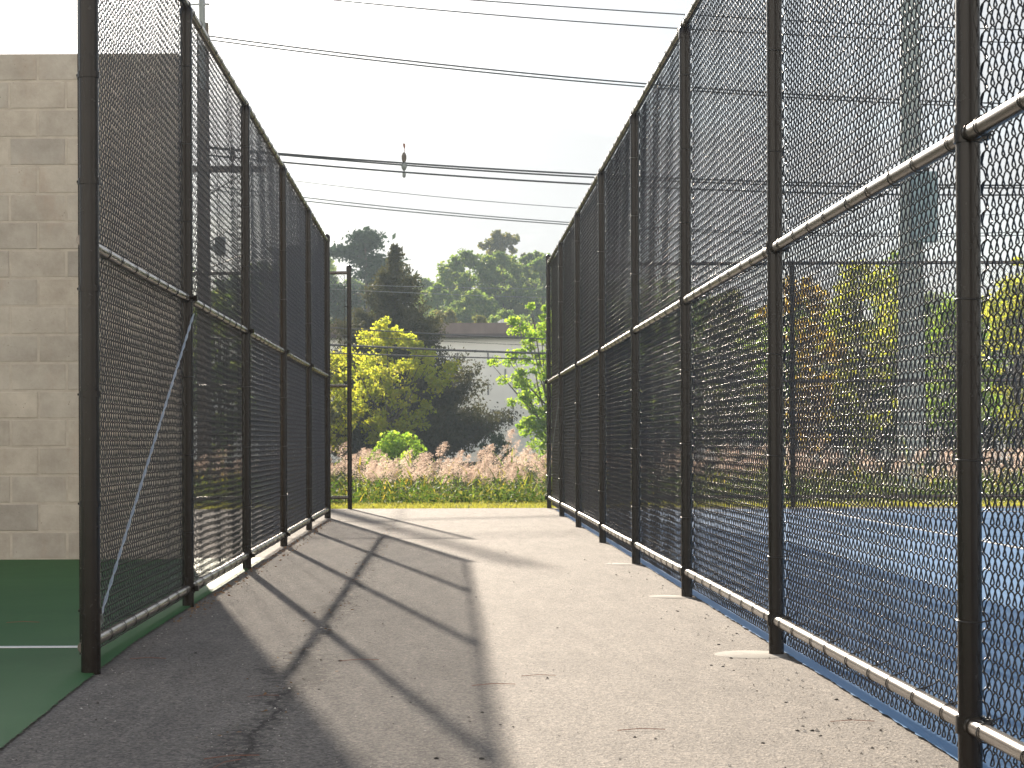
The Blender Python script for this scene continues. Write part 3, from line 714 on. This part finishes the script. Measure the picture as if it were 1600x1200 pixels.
# ------------------------------------------------------------------ building
bld = empty('pale_building', (20, 115, 0)); tag(bld, 'long pale grey flat roofed building with brown roof edge beyond the trees', 'building')
def wallmat():
    m = mat('painted_wall', rough=.8); co = coord(m); n = noise(m, coord(m, (1,1,.4)), .6, 5)
    base(m, ramp(m, n, [(.3, (.76,.77,.73)), (.7, (.84,.85,.80))])); return m
MB().box((-40, 0, -2), (40, 22, 6.75)).build('wall', wallmat(), bld)
rf = MB().box((-40.6, -.6, 6.76), (40.6, 22.6, 7.50)).build('roof', concrete('roof_edge', (.13,.105,.10), (.19,.155,.145), 1.2), bld)
MB().box((-40.65, -.66, 6.70), (40.65, -.61, 6.90)).build('gutter', mat('gutter', (.05,.04,.045), .5), rf)
vt = mat('vent_white', (.7,.72,.74), .5)
for x0 in (779, 797):
    X = (x0-698)*118/3200-20; b = MB()
    for k in range(8): b.box((X+k*.075, 3, 7.50), (X+k*.075+.035, 3.4, 7.95-.04*abs(k-3.5)))
    b.box((X-.03, 3.02, 7.505), (X+.6, 3.38, 7.62)); b.build('roof_vent', vt, bld)
sl_ = mat('slot_window', (.16,.17,.18), .4)
for px, zz in [(737,585),(763,560),(763,609),(763,655),(790,585),(715,560),(1545,560),(1580,600),(1560,640),(820,600)]:
    p = at(px, zz, 115); MB().box((p.x-20-.045, -.03, p.z-.3), (p.x-20+.045, -.004, p.z+.3)).build('window', sl_, bld)

# ------------------------------------------------------------------ reeds, weeds, grass
def ribbon(V, Q, p0, dirx, diry, ln, w, droop, segs=4, lift=1.0):
    b_ = len(V); side = Vector((-diry, dirx, 0))
    for i in range(segs+1):
        t = i/segs; p = Vector(p0)+Vector((dirx, diry, 0))*ln*t*.75+Vector((0,0,1))*(ln*lift*(t-droop*t*t))
        ww = w*(1-t)**.7*.5+.0005
        V.append(tuple(p-side*ww)); V.append(tuple(p+side*ww))
    for i in range(segs): Q.append((b_+2*i, b_+2*i+1, b_+2*i+3, b_+2*i+2))
def plume(V, Q, base_, az, size, n, r_):
    ax = Vector((math.cos(az), math.sin(az), 0))
    for i in range(n):
        t = r_.random()**.8; c_ = Vector(base_)+Vector((0,0,1))*size*t*(1-.25*t)+ax*size*.5*t*t
        sp_ = size*(.30*math.sin(math.pi*min(1, t*.9+.12))+.02)
        e = c_+Vector((r_.gauss(0, sp_*.55), r_.gauss(0, sp_*.55), r_.gauss(-.1*sp_, sp_*.4)))+ax*sp_*.45
        d = Vector((r_.gauss(0,1)+ax.x, r_.gauss(0,1)+ax.y, r_.gauss(-.1,1))).normalized()*size*r_.uniform(.07, .15)
        w = Vector((r_.gauss(0,1), r_.gauss(0,1), r_.gauss(0,1))).normalized()*size*.020
        b_ = len(V); V.extend([tuple(e-d*.5), tuple(e+w), tuple(e+d*.5), tuple(e-w)]); Q.append((b_,b_+1,b_+2,b_+3))
def make_reed(seed, h):
    r_ = random.Random(seed); root = empty('reed')
    bend = r_.uniform(-.12, .25)
    MB().tube([(0,0,0), (bend*.3,0,h*.5), (bend,0,h*.86)], [.006,.005,.003], 5).build('stem', M['reedleaf'], root)
    V, Q = [], []
    for i in range(7):
        z = h*(.25+.5*i/7); a = r_.uniform(0, 6.28); ribbon(V, Q, (bend*.5*z/h, 0, z), math.cos(a), math.sin(a), r_.uniform(.3, .55), .022, r_.uniform(.4, 1.1), 5)
    link('leaves', npmesh('leaves', V, Q), M['reedleaf'], root)
    V, Q = [], []; plume(V, Q, (bend, 0, h*.84), r_.uniform(-.6, .6), r_.uniform(.24, .34), 420, r_); link('plume', npmesh('plume', V, Q), M['plume'], root)
    return root
RP = [make_reed(200+i, 2.2+.12*i) for i in range(5)]
used = [False]*5
def place_reed(px, ytop, Y, label=None):
    i = rnd.randrange(5); o = copytree(RP[i]) if used[i] else RP[i]; used[i] = True
    z = gz(0, Y); hz = HC-(ytop-691)*Y/3200; s = (hz-z)/(2.2+.12*i+.08)
    o.location = ((px-698)*Y/3200, Y, z); o.scale = (1.0, 1.0, s); o.rotation_euler = (0, 0, rnd.uniform(-.8, .8))
    tag(o, label or 'pinkish feathery reed among the tall reeds behind the path end', 'reed', 'reeds in the reed bed'); return o
std = [(693,670,'reed plume standing clear against the dark cedar, left of two low plumes'), (755,672,'reed plume standing tall against the dark cedar, beside the pale wall'), (783,645,'tallest reed, its plume in front of the pale building wall'),
       (650,688,None),(672,686,None),(720,682,None),(735,680,None),(618,698,None),(800,686,None),(815,684,None),(830,690,None),(850,688,None),(560,680,None),(575,683,None),(590,684,None),(532,692,None),(610,705,None),
       (700,696,None),(765,690,None),(640,700,None),(790,693,None),(845,700,None),(550,690,None),(600,695,None),(660,698,None),(684,700,None)]
for px, yt, lb in std: place_reed(px, yt, 36+rnd.uniform(-1.5, 3), lb)
for _ in range(46): place_reed(rnd.uniform(518, 856), rnd.uniform(700, 722), rnd.uniform(33.5, 36))
for _ in range(60): place_reed(rnd.uniform(860, 1600), rnd.uniform(680, 712), rnd.uniform(34, 38))
for _ in range(16): place_reed(rnd.uniform(300, 516), rnd.uniform(685, 712), rnd.uniform(34, 38))
# the dense mass between them
V, Q, V2, Q2 = [], [], [], []; r_ = random.Random(5)
for _ in range(620):
    Y = r_.uniform(32.2, 40); X = r_.uniform(-.135*Y, .29*Y); z = gz(0, Y); ht = HC-(r_.triangular(686, 748, 722)-691)*Y/3200 - z
    lean = r_.uniform(-.2, .3); a = r_.uniform(0, 6.28)
    ribbon(V, Q, (X, Y, z), math.cos(a)*.1, math.sin(a)*.1, ht*.9, .012, .05, 3)
    for i in range(6):
        a = r_.uniform(0, 6.28); ribbon(V, Q, (X+lean*.3, Y, z+ht*r_.uniform(.25, .9)), math.cos(a), math.sin(a), r_.uniform(.25, .6), r_.uniform(.014, .03), r_.uniform(.3, 1.1), 4)
    if r_.random() < .42: plume(V2, Q2, (X+lean*.2, Y, z+ht*.92), r_.uniform(-.8, .8), r_.uniform(.2, .32), 200, r_)
rb_ = empty('reed_bed', (0, 0, 0)); tag(rb_, kind='stuff', label='dense reeds with pink brown plumes filling the ditch'); rb_['category'] = 'reeds'
tag(link('leaves', npmesh('reed_leaves', V, Q), M['reedleaf'], rb_), kind='stuff'); tag(link('plumes', npmesh('reed_plumes', V2, Q2), M['plume'], rb_), kind='stuff')
# weeds on the bank
V, Q = [], []; P = []
for _ in range(5200):
    Y = 28.45+r_.random()**1.3*3.6; X = r_.uniform(-.15*Y, .29*Y); z = gz(0, Y); a = r_.uniform(0, 6.28)
    patch = .5+.5*math.sin(X*2.3+Y)*math.sin(X*.9+2)
    top = HC-(r_.uniform(735, 782)-691)*Y/3200; ln = max(.12, top-z)*r_.uniform(.6, 1.05)
    if r_.random() < .55: ribbon(V, Q, (X, Y, z), math.cos(a)*.4, math.sin(a)*.4, ln, r_.uniform(.006, .018), r_.uniform(.0, .35), 4)
    else:
        for k in range(16): P.append((X+r_.gauss(0, .05), Y+r_.gauss(0, .05), z+ln*r_.uniform(.2, 1.0)))
Vl, Ql = leafquads(np.array(P), .034, 1.3); V = np.concatenate([np.array(V), Vl]); Q = np.concatenate([np.array(Q), Ql+len(V)-len(Vl)])
tag(link('weeds', npmesh('weeds', V, Q), M['weed']), kind='stuff', label='green weeds and blades on the bank before the reeds')['category'] = 'weeds'
# grass verge
V, Q = [], []
for _ in range(26000):
    Y = 26.1+r_.random()*2.5; X = r_.uniform(-.17*Y, .29*Y); a = r_.uniform(0, 6.28)
    ribbon(V, Q, (X, Y, -.02), math.cos(a), math.sin(a), r_.uniform(.02, .065), .006, r_.uniform(.1, .6), 2)
tag(link('grass', npmesh('grass', V, Q), M['grass']), kind='stuff', label='narrow strip of sunlit yellow green grass at the path end')['category'] = 'grass'

# ------------------------------------------------------------------ small things on the ground
CM = []
for s in range(3):
    b = MB(); rr = random.Random(s); n = 8; prof = [(0,0),(.8,.1),(1,.4),(.7,.75),(0,.9)]
    b.lathe(prof, n=n); b.v = [(x*rr.uniform(.7,1.2), y*rr.uniform(.7,1.2), z*rr.uniform(.8,1.1)) for x, y, z in b.v]
    me = b.mesh('clod'); me.materials.append(M['clod']); CM.append(me)
def clod(px, py, s):
    Y = 2682/(py-691); X = (px-698)*Y/3200; o = link('clod', rnd.choice(CM), None); o.location = (X, Y, -.006); o.scale = (s*1.3, s, s*.8); o.rotation_euler = (0,0,rnd.random()*6)
    tag(o, 'small dark clod of dirt lying loose on the asphalt path', 'clod', 'dark clods scattered on the path')
for px, py in [(1128,1041),(1141,1028),(1144,1024),(1103,960),(1101,966),(1122,1007),(1110,1039),(1181,1079),(1226,1097),(1253,1134),(1267,1141),(1280,1149),(1305,1093),(1325,1123),(1157,1020),(1165,1029),
               (1056,954),(1150,990),(1058,955),(731,1118),(733,1125),(752,1111),(751,1183),(497,1074),(442,1026),(304,1017),(1145,1047),(1244,1141),(790,862),(1010,905),(1024,900),(962,898),(1035,915),(780,1130),(585,984),(530,1030),(870,980),(1190,1160),(990,1150),(680,1182),(1004,931),(640,1095)]:
    clod(px, py, rnd.uniform(.0035, .0075))
NM = MB().tube([(-.06,0,0),(0,.006,.003),(.06,-.004,.001)], .0009, 4).mesh('needle'); NM.materials.append(M['needle'])
for px, py, a in [(1330,1128,0),(840,1055,.1),(770,1069,.2),(410,1085,.3),(360,1180,.4),(35,972,0),(230,1026,0),(1000,1140,.1),(560,1030,.2),(352,1190,1.2)]:
    Y = 2682/(py-691); o = link('pine_needle', NM, None); o.location = ((px-698)*Y/3200, Y, .006 if px < 100 else -.003); o.rotation_euler = (0,0,a); s = rnd.uniform(.8, 1.3); o.scale = (s,s,s)
    tag(o, 'thin reddish dry pine needle lying flat on the ground', 'pine needle', 'dry pine needles on the ground')
# litter drifted against the left fence and in the seam
P = []
for _ in range(420):
    Y = rnd.uniform(9.5, 22.5); P.append((-1.30+abs(rnd.gauss(0, .035))*(1+Y*.03), Y, .002+rnd.random()*.012))
for _ in range(150):
    Y = rnd.uniform(5.5, 21); P.append((-.56+rnd.gauss(0, .05), Y, .0+rnd.random()*.006))
V, Q = leafquads(np.array(P), .016, 1.2); V[:, 2] = np.abs(V[:, 2])*.6
tag(link('leaf_litter', npmesh('leaf_litter', V, Q), M['litter']), kind='stuff', label='dry brown leaf crumbs drifted along the left fence foot')['category'] = 'leaf litter'
# loose grit on the asphalt
gp = []; gf = []
for _ in range(2600):
    Y = 3.8/(1-rnd.random()*.86); u = rnd.random(); X = rnd.choice([XL+.05+abs(rnd.gauss(0,.12)), XR-.02-abs(rnd.gauss(0,.16)), rnd.uniform(-1.25, 1.25), -.56+rnd.gauss(0,.09)])
    if X > XR or (Y < 7.4 and X < -1.2): continue
    s = rnd.uniform(.0012, .0034)*(1+rnd.random()**6*1.3); b_ = len(gp); k = [rnd.uniform(.6, 1.3) for _ in range(6)]
    gp += [(X+s*k[0], Y, -.005), (X, Y+s*k[1], -.0045), (X-s*k[2], Y, -.005), (X, Y-s*k[3], -.0045), (X, Y, -.005+s*k[4]), (X, Y, -.008)]
    gf += [(b_, b_+1, b_+4), (b_+1, b_+2, b_+4), (b_+2, b_+3, b_+4), (b_+3, b_, b_+4)]
gm = mat('grit', rough=.8); gg = nd(gm, 'ShaderNodeNewGeometry'); base(gm, ramp(gm, gg.outputs['Random Per Island'], [(.2, (.05,.04,.03)), (.55, (.22,.19,.16)), (.9, (.55,.5,.44))]))
tag(link('grit', npmesh('grit', gp, gf), gm), kind='stuff', label='loose grit and small stones scattered over the asphalt')['category'] = 'grit'
# fluff caught in the left mesh
P = np.stack([np.full(170, XL-.05)+rng.normal(0, .006, 170), 7.7+rng.random(170)**1.2*15, .1+rng.random(170)*2.6], 1)
V, Q = leafquads(P, .011, 1.1)
tag(link('seed_fluff', npmesh('seed_fluff', V, Q), mat('seed_fluff', (.75,.70,.6), .8)), kind='stuff', label='pale seed fluff caught in the left fence mesh')['category'] = 'seed fluff'

# ------------------------------------------------------------------ haze
HZ = True
if HZ:
    b = MB().box((-420, -30, -3), (420, 420, 60)); m = bpy.data.materials.new('haze_air'); m.use_nodes = True; m.node_tree.nodes.clear()
    o_ = nd(m, 'ShaderNodeOutputMaterial'); p_ = nd(m, 'ShaderNodeVolumePrincipled'); p_.inputs['Color'].default_value = (.72,.87,1,1); p_.inputs['Density'].default_value = .0005; p_.inputs['Anisotropy'].default_value = .1
    lk(m, p_.outputs[0], o_.inputs['Volume']); tag(b.build('haze', m), kind='stuff', label='pale blue haze in the air')
